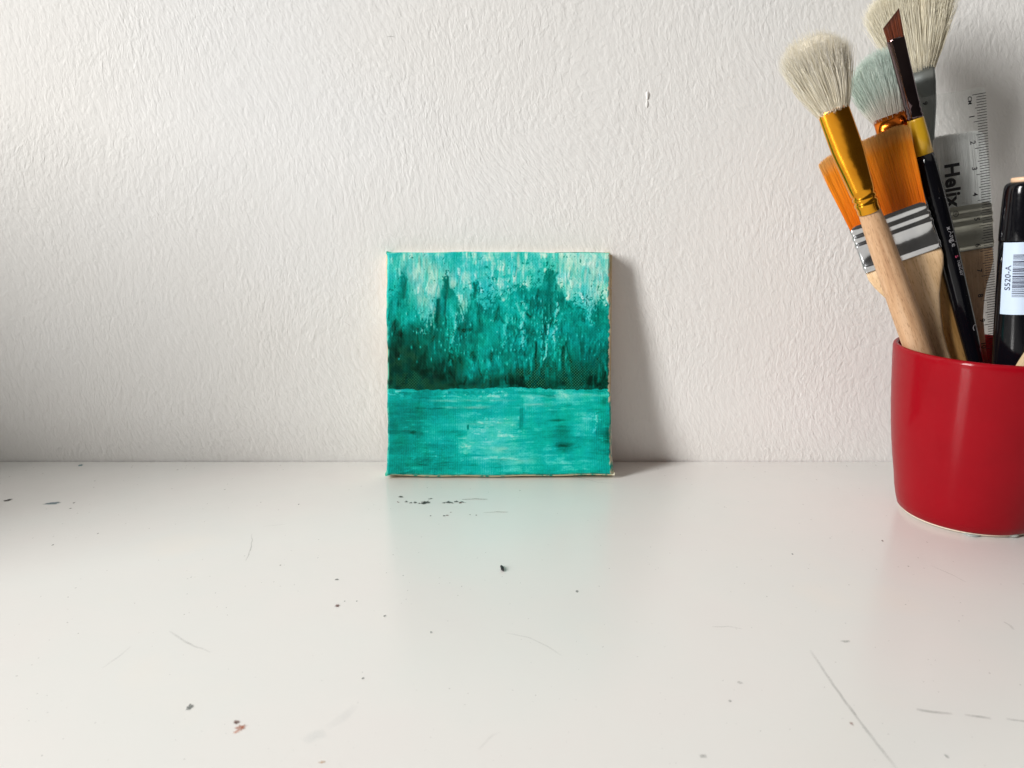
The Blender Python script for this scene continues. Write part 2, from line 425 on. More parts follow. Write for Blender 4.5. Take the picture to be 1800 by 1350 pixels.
def sstep(a, b, x): t = np.clip((x-a)/(b-a), 0, 1); return t*t*(3-2*t)
def picture():
    vv, uu = np.meshgrid(np.linspace(0, 1, N), np.linspace(0, 1, N), indexing='ij')
    G = np.array([
     [.72,.86,.84,.74,.76,.74,.76,.76,.76,.84,.93,.86],[.68,.83,.80,.80,.76,.74,.80,.76,.66,.82,.89,.88],
     [.60,.72,.66,.72,.78,.68,.70,.62,.46,.76,.76,.78],[.42,.70,.40,.50,.58,.50,.48,.50,.44,.55,.56,.55],
     [.25,.40,.32,.42,.42,.48,.50,.50,.52,.48,.42,.45],[.12,.15,.28,.28,.45,.45,.42,.42,.48,.35,.28,.30],
     [.05,.07,.08,.16,.38,.35,.28,.22,.28,.25,.18,.13],[.10,.06,.06,.08,.16,.12,.12,.08,.12,.16,.14,.12],
     [.62,.55,.62,.68,.66,.68,.68,.68,.66,.76,.68,.62],[.46,.48,.56,.62,.62,.62,.60,.56,.52,.55,.63,.55],
     [.50,.46,.62,.62,.70,.70,.72,.60,.55,.42,.64,.5],[.42,.50,.52,.60,.66,.72,.68,.66,.60,.42,.55,.5],[.50,.48,.52,.58,.60,.62,.62,.60,.55,.58,.60,.58]])
    rows = np.array([.04,.125,.21,.29,.375,.455,.54,.592,.635,.715,.80,.88,.955]); cols = (np.arange(12)+.5)/12
    w1 = (fbm(7, 7, 3, 3)-.5)*.06; w2 = (fbm(9, 5, 5, 3)-.5)*.05
    def interp(u, v):
        ri = np.clip(np.searchsorted(rows, v)-1, 0, len(rows)-2); tv = np.clip((v-rows[ri])/(rows[ri+1]-rows[ri]), 0, 1)
        ci = np.clip(np.searchsorted(cols, u)-1, 0, 10); tu = np.clip((u-cols[ci])/(cols[ci+1]-cols[ci]), 0, 1); tu = tu*tu*(3-2*tu)
        return (G[ri, ci]*(1-tu)+G[ri, ci+1]*tu)*(1-tv)+(G[ri+1, ci]*(1-tu)+G[ri+1, ci+1]*tu)*tv
    hor = .607+.004*np.sin(uu*9)+(fbm(22, 4, 8, 4, .7)-.5)*.020
    up = vv < hor
    vq = np.where(up, np.minimum(vv+w2, .600), np.maximum(vv+w2*.4, .630))
    b = interp(np.clip(uu+w1, 0, 1), vq)
    # wet horizontal / vertical brushing
    vs = fbm(75, 7, 21, 4, .6)-.5; vs2 = fbm(150, 20, 22, 3, .6)-.5; hs = fbm(5, 70, 23, 4, .6)-.5; hs2 = fbm(14, 150, 24, 3, .6)-.5
    cl = fbm(14, 14, 25, 4, .55)-.5; cl2 = fbm(34, 30, 26, 3, .6)-.5
    b = b + np.where(up, vs*.14+vs2*.05+cl*.26+cl2*.18, hs*.08+hs2*.03+cl*.18+cl2*.06)
    h = np.where(up, vs2*.25+vs*.25, hs2*.3+hs*.3)
    rs = np.random.default_rng(77); strk = np.where(up, fbm(120, 26, 27, 3, .7), fbm(26, 120, 28, 3, .7))
    for i in range(1900):
        cu, cv = rs.random(), rs.random(); top = cv < .6
        Ls, Ws = rs.uniform(.012, .06), rs.uniform(.003, .013)
        if rs.random() < .25: Ls *= .6; Ws *= 2.2
        ang = (math.pi/2+rs.normal(0, .22)) if top else rs.normal(0, .06)
        if top and rs.random() < .04: ang = rs.uniform(0, math.pi)
        if not top: Ls *= 1.5; Ws *= .9
        R_ = Ls*1.3+Ws; i0, i1 = max(0, int((cv-R_)*N)), min(N, int((cv+R_)*N)+1); j0, j1 = max(0, int((cu-R_)*N)), min(N, int((cu+R_)*N)+1)
        if i1-i0 < 2 or j1-j0 < 2: continue
        du = uu[i0:i1, j0:j1]-cu; dv = vv[i0:i1, j0:j1]-cv
        a_ = du*math.cos(ang)+dv*math.sin(ang); c_ = -du*math.sin(ang)+dv*math.cos(ang)+.25*a_*a_/Ls*rs.normal(0, .5 if top else .12)
        br = .8+.2*np.sin(c_/Ws*rs.uniform(4, 8)+rs.random()*6)
        q = (1-sstep(.7, 1.05, np.abs(a_)/Ls))*(1-sstep(.6, 1.0, np.abs(c_)/Ws))*br*(.35+.65*sstep(.35, .6, strk[i0:i1, j0:j1]))
        if top: q = q*(vv[i0:i1, j0:j1] < hor[i0:i1, j0:j1])
        else: q = q*(vv[i0:i1, j0:j1] > hor[i0:i1, j0:j1])
        d_ = rs.normal(0, .11)*(1 if top else .42); b[i0:i1, j0:j1] += q*d_; h[i0:i1, j0:j1] += q*rs.uniform(.0, .35)
    # the pale sky knifed over the green: a ragged lower edge
    tk = np.array([(0,.22),(.05,.20),(.065,.12),(.085,.11),(.1,.21),(.15,.30),(.19,.31),(.225,.22),(.25,.17),(.262,.12),(.275,.11),(.285,.16),(.31,.185),(.325,.25),(.345,.285),(.362,.26),(.38,.215),
                   (.45,.235),(.5,.215),(.55,.20),(.585,.18),(.63,.165),(.66,.15),(.69,.155),(.705,.115),(.72,.08),(.75,.075),(.765,.14),(.785,.17),(.81,.21),(.84,.245),(.87,.25),(.90,.24),(.93,.25),(.96,.23),(1,.25)])
    tl = np.interp(uu, tk[:, 0], tk[:, 1])+(fbm(45, 12, 31, 4, .7)-.5)*.075
    sw = .006+.05*(1-sstep(.12, .2, uu))+.04*np.exp(-((uu-.21)/.04)**2)+.03*np.exp(-((uu-.52)/.05)**2)*0; sky = sstep(-sw, sw, tl-vv+(cl2*.06)*(sw > .02))
    near = np.exp(-((tl-vv)/.055)**2)
    pit = fbm(135, 120, 33, 2, .6)                       # green showing through pits in the sky paint
    dens = np.clip(near*.72+.25*np.exp(-((uu-.5)/.17)**2-((vv-.12)/.09)**2)+.28*np.exp(-((uu-.42)/.12)**2-((vv-.17)/.05)**2)+.3*np.exp(-((uu-.9)/.07)**2-((vv-.2)/.05)**2), 0, 1)
    KW = 78; grid = np.cos(uu*KW*2*np.pi)*np.cos(vv*KW*2*np.pi)
    pit = .5+.10*grid*(.4+dens)+.75*(fbm(60, 60, 34, 3, .65)-.5)+.75*(pit-.5)
    hole = sstep(.82-.34*dens, .87-.34*dens, pit)*sky*.9
    skyv = np.maximum(b*.92+.05, .70+cl*.16+vs*.05)+vs2*.06
    land = np.minimum(b+cl*.05, .53+cl*.45+cl2*.3+vs*.2)-.045
    land = land+.13*np.exp(-((uu-.40)/.08)**2-((vv-.50)/.06)**2)+.08*np.exp(-((uu-.47)/.04)**2-((vv-.36)/.05)**2)-.10*np.exp(-((uu-.44)/.05)**2-((vv-.255)/.03)**2)-.10*np.exp(-((uu-.18)/.06)**2-((vv-.36)/.03)**2)
    bu = skyv*sky+land*(1-sky); bu = bu*(1-hole)+(.42+cl*.2)*hole
    h = h+np.where(up, sky*.25-hole*.35, 0)
    b = np.where(up, bu, b)
    # cream scumbles
    cream = np.zeros_like(b)
    def dab(cu, cv, ru, rv, amt, rough=.5, s=0, frq=(40, 40)):
        q = np.exp(-((uu-cu)/ru)**2-((vv-cv)/rv)**2); t = fbm(*frq, 100+s, 3, .6)
        return np.clip(q*amt*(1-rough+rough*2.2*sstep(.42, .62, t)), 0, 1)
    for i, (cu, cv, ru, rv, a) in enumerate(((.13,.05,.05,.045,.9),(.17,.09,.07,.04,.9),(.2,.15,.06,.05,.75),(.27,.12,.03,.04,.5),(.30,.14,.02,.02,.7),(.16,.21,.05,.03,.4),(.2,.28,.03,.05,.8),(.165,.36,.02,.03,.5),
                                        (.8,.09,.06,.06,.55),(.9,.06,.08,.06,.95),(.96,.12,.05,.08,.9),(.84,.12,.012,.02,1),(.93,.2,.04,.04,.5),(.59,.04,.006,.03,.8),(.345,.24,.02,.05,.4),
                                        (.52,.88,.05,.012,.45),(.57,.93,.07,.014,.35),(.45,.76,.10,.01,.3),(.36,.66,.14,.004,.45),(.36,.69,.10,.006,.4),(.8,.64,.12,.006,.5),(.68,.68,.05,.006,.5))):
        cream = np.maximum(cream, dab(cu, cv, ru, rv, a, .7, i, (90, 18) if cv < .6 else (18, 120)))
    # thick light smears dragged down the trees
    light = np.zeros_like(b)
    for i, (u0, v0, u1, v1, w, a) in enumerate(((.765,.22,.755,.40,.012,1),(.735,.24,.70,.48,.006,1),(.70,.26,.69,.47,.004,.8),(.62,.22,.60,.42,.014,.9),(.585,.22,.62,.30,.010,.8),(.54,.28,.525,.43,.010,.7),
                   (.565,.30,.575,.36,.006,.6),(.315,.27,.29,.40,.009,.9),(.345,.27,.352,.30,.010,1),(.165,.26,.16,.36,.012,.7),(.285,.40,.285,.50,.012,.5),(.9,.22,.915,.32,.016,.8),(.88,.25,.87,.30,.008,.6),(.655,.44,.64,.56,.007,.5),(.70,.42,.68,.58,.006,.45),(.76,.40,.74,.5,.008,.6),(.47,.47,.44,.58,.02,.35),(.38,.42,.37,.56,.016,.35),(.935,.72,.925,.80,.006,.8))):
        t = np.clip((vv-v0)/(v1-v0), 0, 1); du = (uu-(u0+(u1-u0)*t))/w; dv = np.where((vv > v0) & (vv < v1), 0, np.minimum(abs(vv-v0), abs(vv-v1))/.01)
        q = np.exp(-du**2-dv**2)*a; tx = fbm(110, 70, 200+i, 3, .8); q = np.exp(-(du+(fbm(5, 24, 260+i, 2)-.5)*3)**2-dv**2)*a; light = np.maximum(light, q*sstep(.49, .56, tx+q*.06))
    for i in range(330):
        if i < 150: cu, cv = rs.normal(.66, .09), rs.uniform(.19, .47)
        elif i < 190: cu, cv = rs.normal(.30, .03), rs.uniform(.27, .45)
        elif i < 225: cu, cv = rs.normal(.17, .03), rs.uniform(.25, .36)
        elif i < 260: cu, cv = rs.normal(.89, .03), rs.uniform(.2, .3)
        else: cu, cv = rs.random(), rs.uniform(.2, .5)
        ru, rv = rs.uniform(.0016, .0042), rs.uniform(.002, .009); r_ = .025
        i0, i1 = max(0, int((cv-r_)*N)), min(N, int((cv+r_)*N)); j0, j1 = max(0, int((cu-r_)*N)), min(N, int((cu+r_)*N))
        if i1-i0 < 2 or j1-j0 < 2: continue
        q = np.exp(-((uu[i0:i1, j0:j1]-cu)/ru)**2-((vv[i0:i1, j0:j1]-cv)/rv)**2)*rs.uniform(.4, 1)
        light[i0:i1, j0:j1] = np.maximum(light[i0:i1, j0:j1], q)
        if rs.random() < .5:
            dx_ = rs.uniform(.003, .008); q = np.exp(-((uu[i0:i1, j0:j1]-cu-dx_)/ru)**2-((vv[i0:i1, j0:j1]-cv-.002)/rv)**2)*.6; b[i0:i1, j0:j1] = b[i0:i1, j0:j1]*(1-q)+.22*q
    b = b*(1-light)+.84*light; h = h+light*.9
    # dark strokes: trunks and fir tips
    for i, (u0, v0, u1, v1, w, a, d) in enumerate(((.07,.11,.075,.20,.006,.8,.36),(.085,.12,.08,.20,.005,.9,.30),(.068,.09,.085,.12,.005,.7,.4),(.275,.11,.268,.20,.006,1,.26),(.262,.12,.258,.20,.005,.7,.32),(.262,.20,.265,.33,.005,.8,.22),(.232,.21,.228,.33,.008,1,.22),
                   (.39,.14,.40,.17,.006,1,.3),(.405,.145,.392,.20,.006,.9,.3),(.73,.10,.735,.26,.012,.9,.36),(.745,.09,.72,.12,.008,.9,.36),(.765,.09,.75,.11,.008,.8,.36),(.742,.18,.73,.28,.006,.8,.3),
                   (.665,.40,.67,.52,.006,1,.12),(.672,.50,.655,.59,.010,.8,.08),(.69,.52,.70,.59,.009,.7,.08),(.79,.42,.79,.54,.008,.9,.1),(.80,.40,.79,.46,.005,.6,.2),(.63,.34,.64,.36,.01,.8,.25),(.63,.275,.64,.285,.008,.9,.15),
                   (.605,.70,.60,.78,.010,.9,.42),(.36,.775,.362,.785,.004,.9,.2),(.2,.52,.22,.60,.01,.6,.05),(.9,.53,.88,.58,.03,.5,.1),(.335,.24,.35,.29,.004,.7,.3),(.505,.28,.52,.31,.004,.6,.3),(.86,.245,.88,.25,.01,.8,.28),(.82,.235,.83,.25,.008,.7,.3))):
        t = np.clip((vv-v0)/(v1-v0), 0, 1); du = (uu-(u0+(u1-u0)*t)-(fbm(3, 30, 300+i, 2)-.5)*.01)/w; dv = np.where((vv > v0) & (vv < v1), 0, np.minimum(abs(vv-v0), abs(vv-v1))/.007)
        q = np.exp(-(du**2)**1.3-dv**2)*a; b = b*(1-q)+d*q; h = h-q*.4
    for i, (cu, cv, ru, rv, a, d) in enumerate(((.79,.865,.03,.012,.95,.10),(.78,.80,.04,.008,.6,.3),(.76,.75,.035,.006,.8,.2),(.81,.86,.03,.006,.6,.25),(.83,.83,.06,.008,.5,.32),(.3,.70,.08,.012,.4,.42),(.25,.72,.07,.01,.4,.4),(.13,.88,.06,.03,.3,.4),(.3,.80,.06,.008,.4,.4),(.8,.78,.04,.005,.6,.25),(.04,.8,.03,.05,.35,.42),(.86,.845,.03,.006,.5,.3),(.97,.66,.02,.03,.5,.25),(.985,.83,.012,.05,.6,.15),(.99,.45,.01,.08,.7,.08),(.03,.78,.02,.01,.6,.3))):
        q = np.exp(-((uu-cu)/ru)**2-((vv-cv)/rv)**2)*a*(.5+sstep(.35, .6, fbm(16, 90, 400+i, 2))*.6); q = np.clip(q, 0, 1); b = b*(1-q)+d*q
    # broken light marks on the water
    wat = sstep(.60, .62, vv); t = fbm(34, 100, 51, 4, .7); spots = sstep(.64, .70, t+.10*(b-.6))*wat*sstep(.42, .6, fbm(7, 9, 53, 2))
    b = b+spots*.10+wat*(fbm(4, 7, 54, 3)-.5)*.16; h = h+spots*.6
    fo = sstep(.612, .618, vv)*(1-sstep(.632, .66, vv))*sstep(.5, .58, fbm(60, 90, 52, 3, .65)); fo = fo*sstep(.4, .6, fbm(9, 4, 56, 2)); b = b+fo*.16; h = h+fo*.7
    # weave of the cloth
    K = 78
    wx, wy = uu*K*2*np.pi, vv*K*2*np.pi
    weave = (np.cos(wx)*np.cos(wy)); lines = np.cos(wx*1.02+fbm(8, 8, 61, 2)*2)
    dk = np.clip(1-b/.30, 0, 1)*np.where(up, 1, 0); pm = sstep(.40, .58, fbm(12, 12, 63, 3))
    b = b+dk*pm*sstep(.2, .8, weave)*.36
    b = b+.03*weave*(fbm(6, 6, 64, 2) > .45)*(1-.5*wat); b = b+(.008+.022*wat*sstep(.45, .6, fbm(5, 5, 55, 2)))*np.cos(uu*100*2*np.pi)+.006*np.cos(wy); h = h+.42*weave*(1-.3*sky)+.07*lines
    fine = (fbm(200, 200, 71, 2)-.5); b = b+fine*.10; h = h+fine*.5
    stops = [0, .12, .25, .40, .52, .64, .76, .88, 1.0]
    pal = np.array([lin(c_) for c_ in ((0,34,24),(0,58,45),(0,88,75),(0,120,108),(2,150,138),(6,172,162),(64,194,186),(132,210,200),(184,224,212))])
    b = np.clip(b, 0, 1); rgb = np.stack([np.interp(b, stops, pal[:, k]) for k in range(3)], -1)
    cc = np.array(lin((206, 226, 206))); cream = np.clip(cream*sstep(.45, .66, b)*np.where(up, .40, .26), 0, 1)[..., None]; rgb = rgb*(1-cream)+cc*cream
    hue = ((fbm(9, 9, 81, 3)-.5)*.28)[..., None]; hue = hue+((fbm(28, 20, 82, 3)-.5)*.35)[..., None]; rgb = rgb*(1+hue*np.array([.0, -.18, .5]))
    dots = (dk*pm*sstep(.2, .8, weave)*(fbm(40, 40, 83, 2) > .4))[..., None]; rgb = rgb*(1-.6*dots)+np.array(lin((62, 150, 98)))*.6*dots; rgb = rgb*(1+.05*fine[..., None])
    # worn rim: dark green left, cloth showing at the far right
    e = np.minimum(np.minimum(uu, 1-uu), np.minimum(vv, 1-vv)); rim = (1-sstep(.0, .010, e))*sstep(.45, .6, fbm(50, 50, 91, 3, .6))
    rgb = rgb*(1-.75*rim[..., None])+np.array(lin((110, 205, 180)))*.75*rim[..., None]
    edge = sstep(.992, .996, uu+(fbm(6, 60, 92, 3, .6)-.5)*.016)*sstep(.3, .5, fbm(4, 14, 93, 2))
    rgb = rgb*(1-edge[..., None])+np.array(lin((214, 206, 176)))*edge[..., None]
    return np.clip(rgb, 0, 1), h

CL, CT_ = math.radians(8.6), 1.06                       # lean and thickness
BY = 34.98; Z0 = CT_*math.sin(CL)
bl, br_ = P(679.5, 835.5, BY), P(1076.5, 834, BY-.02)
upv = Vector((0, math.sin(CL), math.cos(CL))); nv = Vector((0, -math.cos(CL), math.sin(CL)))
def on_lean(px, py):                                    # pixel on the leaning front plane
    r = ray(px, py); o = Vector((0, 0, CH)); p0 = Vector((0, BY, Z0)); t = (p0-o).dot(nv)/r.dot(nv); return o+r*t
cbl, cbr, ctl, ctr = on_lean(679, 836), on_lean(1076.5, 834.5), on_lean(681, 443), on_lean(1070.5, 443.5)
root = Matrix.Translation(Vector((cbl+cbr)/2)*U) @ Matrix.Rotation(-CL, 4, 'X')
canvas = empty('mini_canvas', 'small square teal painting of trees above water leaning on the wall', 'painting', root)
inv = Matrix.Rotation(CL, 3, 'X'); o0 = (cbl+cbr)/2
L = [inv @ (q-o0) for q in (cbl, cbr, ctl, ctr)]        # corners in the leaning frame, x right, z up
rgb, hh = picture()
sm = hh.copy()
for ax in (0, 1):
    sm = (np.roll(sm, 1, ax)+2*sm+np.roll(sm, -1, ax))/4
vv, uu = np.meshgrid(np.linspace(0, 1, N), np.linspace(0, 1, N), indexing='ij')
def face_xy(u, v):
    x = (L[2].x*(1-u)+L[3].x*u)*(1-v)+(L[0].x*(1-u)+L[1].x*u)*v
    z = (L[2].z*(1-u)+L[3].z*u)*(1-v)+(L[0].z*(1-u)+L[1].z*u)*v
    return x, z
def wob(u, v):
    dx = .035*np.sin(5*v+1)*(u-.5)*2+.02*np.sin(17*v+2*u)*np.abs(u-.5)*2+.010*np.sin(61*v)*(np.abs(u-.5)*2)**4
    dz = .02*np.sin(6*u+2)*(v-.5)*2+.012*np.sin(23*u)*np.abs(v-.5)*2
    return dx, dz
X, Z = face_xy(uu, vv); dx, dz = wob(uu, vv); X = X+dx; Z = Z+dz
e = np.minimum(np.minimum(uu, 1-uu), np.minimum(vv, 1-vv)); R = .011
rnd = np.where(e < R, 1-np.sqrt(np.clip(1-(1-e/R)**2, 0, 1)), 0)
Yf = -.027*sm+rnd*.11
vid = np.arange(N*N).reshape(N, N)
F = np.stack([vid[1:, :-1], vid[1:, 1:], vid[:-1, 1:], vid[:-1, :-1]], -1).reshape(-1, 4)
mesh('painted_face', np.stack([X, Yf, Z], -1).reshape(-1, 3), F, M['paint'], canvas, col=rgb.reshape(-1, 3))
# the cloth wrapped round the sides
K = 120
ring = [(i/K, 0) for i in range(K)]+[(1, i/K) for i in range(K)]+[(1-i/K, 1) for i in range(K)]+[(0, 1-i/K) for i in range(K)]
deps = [.11, .20, .45, .8, 1.1, CT_]
v, f, cl = [], [], []
for k, dp in enumerate(deps):
    for (u, w) in ring:
        u_, w_ = np.array(u), np.array(w); x, z = face_xy(u_, w_); a, b = wob(u_, w_)
        bul = .0
        if u == 1: bul = (.03+.06*max(0, (w-.35))*1.4+.07*max(0, w-.85)*4*.35+(.05 if .08 < w < .33 else 0)*math.sin((w-.08)/.25*math.pi))*min(1, (dp-.08)/.3)
        if u == 0: bul = -.01*min(1, dp/.3)
        bz = 0
        if w == 1: bz = -.12*min(1, (dp-.1)/.15)*(.4+.6*math.sin(min(u*6, 1)*math.pi/2))
        if w == 0: bz = .045*min(1, (dp-.1)/.15)*(1 if u > .75 else .2)
        x = float(x+a)+bul; z = float(z+b)+bz
        v.append((x, dp, z))
        nz = mnoise.noise(Vector((x*3, dp*4, z*3)))+.6*mnoise.noise(Vector((x*11, dp*5, z*11)))
        spill = (dp < .32+.25*nz) and not (u == 1 and nz < .1) and not (w == 1 and nz < .35)
        if spill: g = lin((40, 165, 145)) if nz > -.1 else lin((10, 95, 80))
        elif w == 1: g = lin((226, 214, 178))
        else: g = lin((224, 218, 200))
        cl.append(g)
n = len(ring)
for k in range(len(deps)-1):
    for i in range(n):
        j = (i+1) % n; f.append((k*n+i, k*n+j, (k+1)*n+j, (k+1)*n+i))
o = mesh('canvas_side', v, f, M['cloth'], canvas, col=cl); sharp(o, 50)
# folded corners of the cloth
for (x, z, sx, sz) in ((L[1].x+.05, L[1].z, 1, -1), (L[0].x, L[0].z, -1, -1), (L[3].x, L[3].z, 1, 1), (L[2].x, L[2].z, -1, 1)):
    q = [(x-.16*sx, .10, z+0*sz), (x+.05*sx, .07, z+.045*sz), (x+.075*sx, .12, z-.05*sz), (x+.02*sx, .2, z-.18*sz), (x-.12*sx, 1.0, z+.02*sz), (x+.055*sx, 1.0, z+.03*sz), (x+.055*sx, 1.0, z-.14*sz)]
    g = lin((225, 222, 196)) if sx > 0 else lin((60, 190, 160))
    mesh('corner_fold', q, [(0,1,5,4), (1,2,5), (2,6,5), (2,3,6), (0,1,2), (0,2,3), (0,4,6,3)], M['cloth'], canvas, col=[g]*7, smooth=False)
# stretcher bars behind
wd, ht = L[1].x-L[0].x, L[2].z-L[0].z; x0, x1 = L[0].x+.08, L[1].x-.08
for (a, b, c_, d) in ((x0, x1, .12, 1.6), (x0, x1, ht-1.6, ht-.12), (x0, x0+1.5, 1.62, ht-1.62), (x1-1.5, x1, 1.62, ht-1.62)):
    mesh('stretcher_bar', *boxvf(a, b, .25, CT_-.03, c_, d, .04), M['pine'], canvas)

# ------------------------------------------------------------------ red cup
CX, CY = 18.45, 31.1
cup = empty('ceramic_cup', 'glossy red ceramic cup holding brushes, ruler and marker', 'cup', Matrix.Translation(Vector((CX, CY, 0))*U))
prof = [(2.44,.09),(2.50,.12),(2.59,.20),(2.67,.5),(2.75,.9),(2.83,1.5),(2.93,2.1),(3.03,2.8),(3.12,3.6),(3.19,4.4),(3.245,5.2),(3.29,6.0),(3.315,6.5),(3.325,6.72),(3.305,6.82),(3.26,6.87),(3.20,6.88),
        (3.13,6.85),(3.09,6.78),(3.08,6.6),(3.06,6.0),(3.0,5.0),(2.92,4.0),(2.8,3.0),(2.66,2.0),(2.5,1.1),(2.3,.65),(1.9,.45),(.9,.38),(.01,.38)]
v, f = lathe(prof, 160); mesh('glazed_body', [(x, y*(1+.085*min(1, z/6.8)), z*.992) for x, y, z in v], f, M['red'], cup)
mesh('foot_ring', *lathe([(2.0,.2),(2.05,.05),(2.3,.03),(2.44,.045),(2.478,.075),(2.482,.115),(2.44,.2)], 160), M['biscuit'], cup)
for px, py, rr, hgt, zc in ((1708, 940, .34, .12, 0), (1767, 937, .30, .26, .1)):
    c = T(px, py, 0); ang = math.atan2(c.y-CY, c.x-CX)
    rad = 2.28 if zc == 0 else 2.40
    cx, cy = rad*math.cos(ang), rad*math.sin(ang)
    if zc == 0: pr = [(.05, .0), (rr*.8, .0), (rr*.97, .02), (rr, .05), (rr*.9, .075), (.05, .08)]
    else: pr = [(.03, .02), (.17, .03), (.21, .07), (.20, .14), (.15, .24), (.08, .31), (.02, .33)]
    v, f = lathe(pr, 28); v = [(x*(1 if zc == 0 else 1)+cx, y*(1 if zc == 0 else .8)+cy, z) for x, y, z in v]
    mesh('foot_pad', v, f, M['pad'], cup)
c = math.radians(70); v, f = lathe([(.05, .0), (.34, .0), (.41, .03), (.42, .06), (.38, .10), (.05, .115)], 24)
mesh('foot_pad', [(x+2.2*math.cos(c), y+2.2*math.sin(c), z) for x, y, z in v], f, M['pad'], cup)

# ------------------------------------------------------------------ frames for the long things in the cup
class Axis:
    """Local frame: z runs up the tool, x to the right, y away from the viewer; origin at its foot inside the cup."""
    def __init__(s, lo, Ylo, hi, Yhi, zfoot=.5, flat=False):
        a, b = P(*lo, Ylo), P(*hi, Yhi); s.z = (b-a).normalized()
        t = (zfoot-a.z)/s.z.z; s.o = a+s.z*t
        view = Vector((0, 1, 0)) if flat else (a-Vector((0, 0, CH))).normalized(); s.x = view.cross(s.z).normalized(); s.y = s.z.cross(s.x)
        m = Matrix((s.x, s.y, s.z)).transposed().to_4x4(); s.M = Matrix.Translation(s.o*U) @ m
    def t(s, py):                       # distance up the tool at which it crosses photo row py
        lo, hi = -2, 45
        for _ in range(50):
            m = (lo+hi)/2
            if proj(s.o+s.z*m)[1] > py: lo = m
            else: hi = m
        return m
    def r(s, py, hw): return hw*proj(s.o+s.z*s.t(py))[2]/FPX
    def loc(s, px, py, dy=0):           # local x, z of a photo pixel on the tool's own plane
        r = ray(px, py); o = Vector((0, 0, CH)); q = (s.o+s.y*dy-o).dot(s.y)/r.dot(s.y); p = o+r*q-s.o
        return p.dot(s.x), p.dot(s.z)

def strands(n, base, tip, lenf, radius, colf, segs=6, curl=.25, clump=14, seed=1, z0=0, sink=.3, jit=.06, pw=.3):
    """Tapered three-sided hairs from an elliptical root patch to a wider tip patch."""
    r = random.Random(seed); v, f, cl = [], [], []
    cls = [(r.uniform(-1, 1), r.uniform(-1, 1)) for _ in range(clump)]
    for i in range(n):
        a = r.uniform(0, 2*math.pi); q = r.random()**pw; ex, ey = q*math.cos(a), q*math.sin(a)
        k = min(cls, key=lambda c_: (c_[0]-ex)**2+(c_[1]-ey)**2); cf = r.uniform(0, .35)
        tx, ty = ex*(1-cf)+k[0]*cf+r.gauss(0, jit), ey*(1-cf)+k[1]*cf+r.gauss(0, jit)
        Ln = lenf(tx, ty)*r.uniform(.9, 1.04)*(1 if r.random() > .12 else r.uniform(.8, 1.12)); bend = r.gauss(0, .05)*curl; bend2 = r.gauss(0, .05)*curl
        b0 = len(v); tint = colf(tx, ty, r)
        for s in range(segs+1):
            t = s/segs; e = t**1.04; rad = radius*(1-.75*t**3)
            x = base[0]*ex*(1-e)+tip[0]*tx*e+bend*math.sin(t*math.pi)*2+bend2*t*t*2
            y = base[1]*ey*(1-e)+tip[1]*ty*e+bend2*math.sin(t*math.pi)
            z = z0-sink+(Ln+sink)*t
            for c_ in range(3):
                w = 2*math.pi*c_/3+i; v.append((x+rad*math.cos(w), y+rad*math.sin(w), z)); cl.append(tint(t))
        for s in range(segs):
            for c_ in range(3):
                d = (c_+1) % 3; f.append((b0+s*3+c_, b0+s*3+d, b0+s*3+3+d, b0+s*3+3+c_))
    return np.array(v), np.array(f), np.array(cl)
def mixc(a, b, t): return tuple(x*(1-t)+y*t for x, y in zip(a, b))

# brush A: cream mop, gold ferrule, beech handle
A = Axis((1617, 620), 31.45, (1463, 190), 30.5)
ra = empty('mop_brush', 'wooden brush with cream hair fan and shiny gold ferrule, front left in the cup', 'paint brush', A.M)
hz = [(630, 23), (600, 23), (560, 23), (500, 22.5), (440, 21.5), (400, 20), (376, 18.6), (371, 18), (368, 16.5)]
secs = [(0, .18, .18), (.15, .36, .36), (2.0, .46, .46)]+[(A.t(y), A.r(y, w), A.r(y, w)*.97) for y, w in hz]
mesh('handle', *loft(secs, 40), M['beech'], ra)
fz = [(371, 19.2, 19.2), (369, 19.8, 19.8), (362, 19.2, 19), (357, 20.6, 20.4), (354, 20.4, 20), (351, 17.6, 17.2), (347, 20.8, 20.4), (344.5, 20.4, 20), (341.5, 18.0, 17.6), (338, 21.2, 20.4), (330, 21.5, 19.8), (310, 23.0, 19), (290, 24.6, 18), (272, 26, 16.5), (262, 26.3, 15.5), (240, 26.4, 14.5), (215, 26.4, 14), (194, 26.3, 13.8), (189, 26.2, 13.6)]
secs = [(A.t(y), A.r(y, a), A.r(y, b)) for y, a, b in fz]; v, f = loft(secs, 56, 2.15, closed=False)
k = len(v)-56; inner = [(x*.95, y*.92, z-.01) for x, y, z in v[k:]]+[(x*.95, y*.92, z-.5) for x, y, z in v[k:]]; m0 = len(v); v = v+inner
for a in range(56):
    b = (a+1) % 56; f.append((k+a, k+b, m0+b, m0+a)); f.append((m0+a, m0+b, m0+56+b, m0+56+a))
mesh('ferrule', v, f, M['gold'], ra)
pc = A.r(190, 1); zt = A.t(189)
cream1, cream2, cream3 = lin((255, 249, 232)), lin((250, 238, 210)), lin((254, 251, 244))
def colA(tx, ty, r):
    k = r.random(); a = mixc(cream1, cream2, r.random()*.8); b = cream3 if k < .3 else cream1
    return lambda t: mixc(a, b, t)
v, f, cl = strands(3000, (24.5*pc, 12.5*pc), (58*pc, 26*pc), lambda x, y: pc*(136-38*(x*x+.5*y*y)-6*x), .0085, colA, seed=3, z0=zt, clump=26, curl=.7)
v0, f0 = loft([(zt-.35, 24*pc, 12*pc)]+[(zt+136*pc*t, (24+(58-24)*t)*pc*.93*k_, (12+(26-12)*t)*pc*.88*k_) for t, k_ in ((0.02, 1), (.2, 1), (.4, 1), (.55, 1), (.68, .97), (.78, .86), (.85, .66), (.89, .4), (.905, .15))], 32)
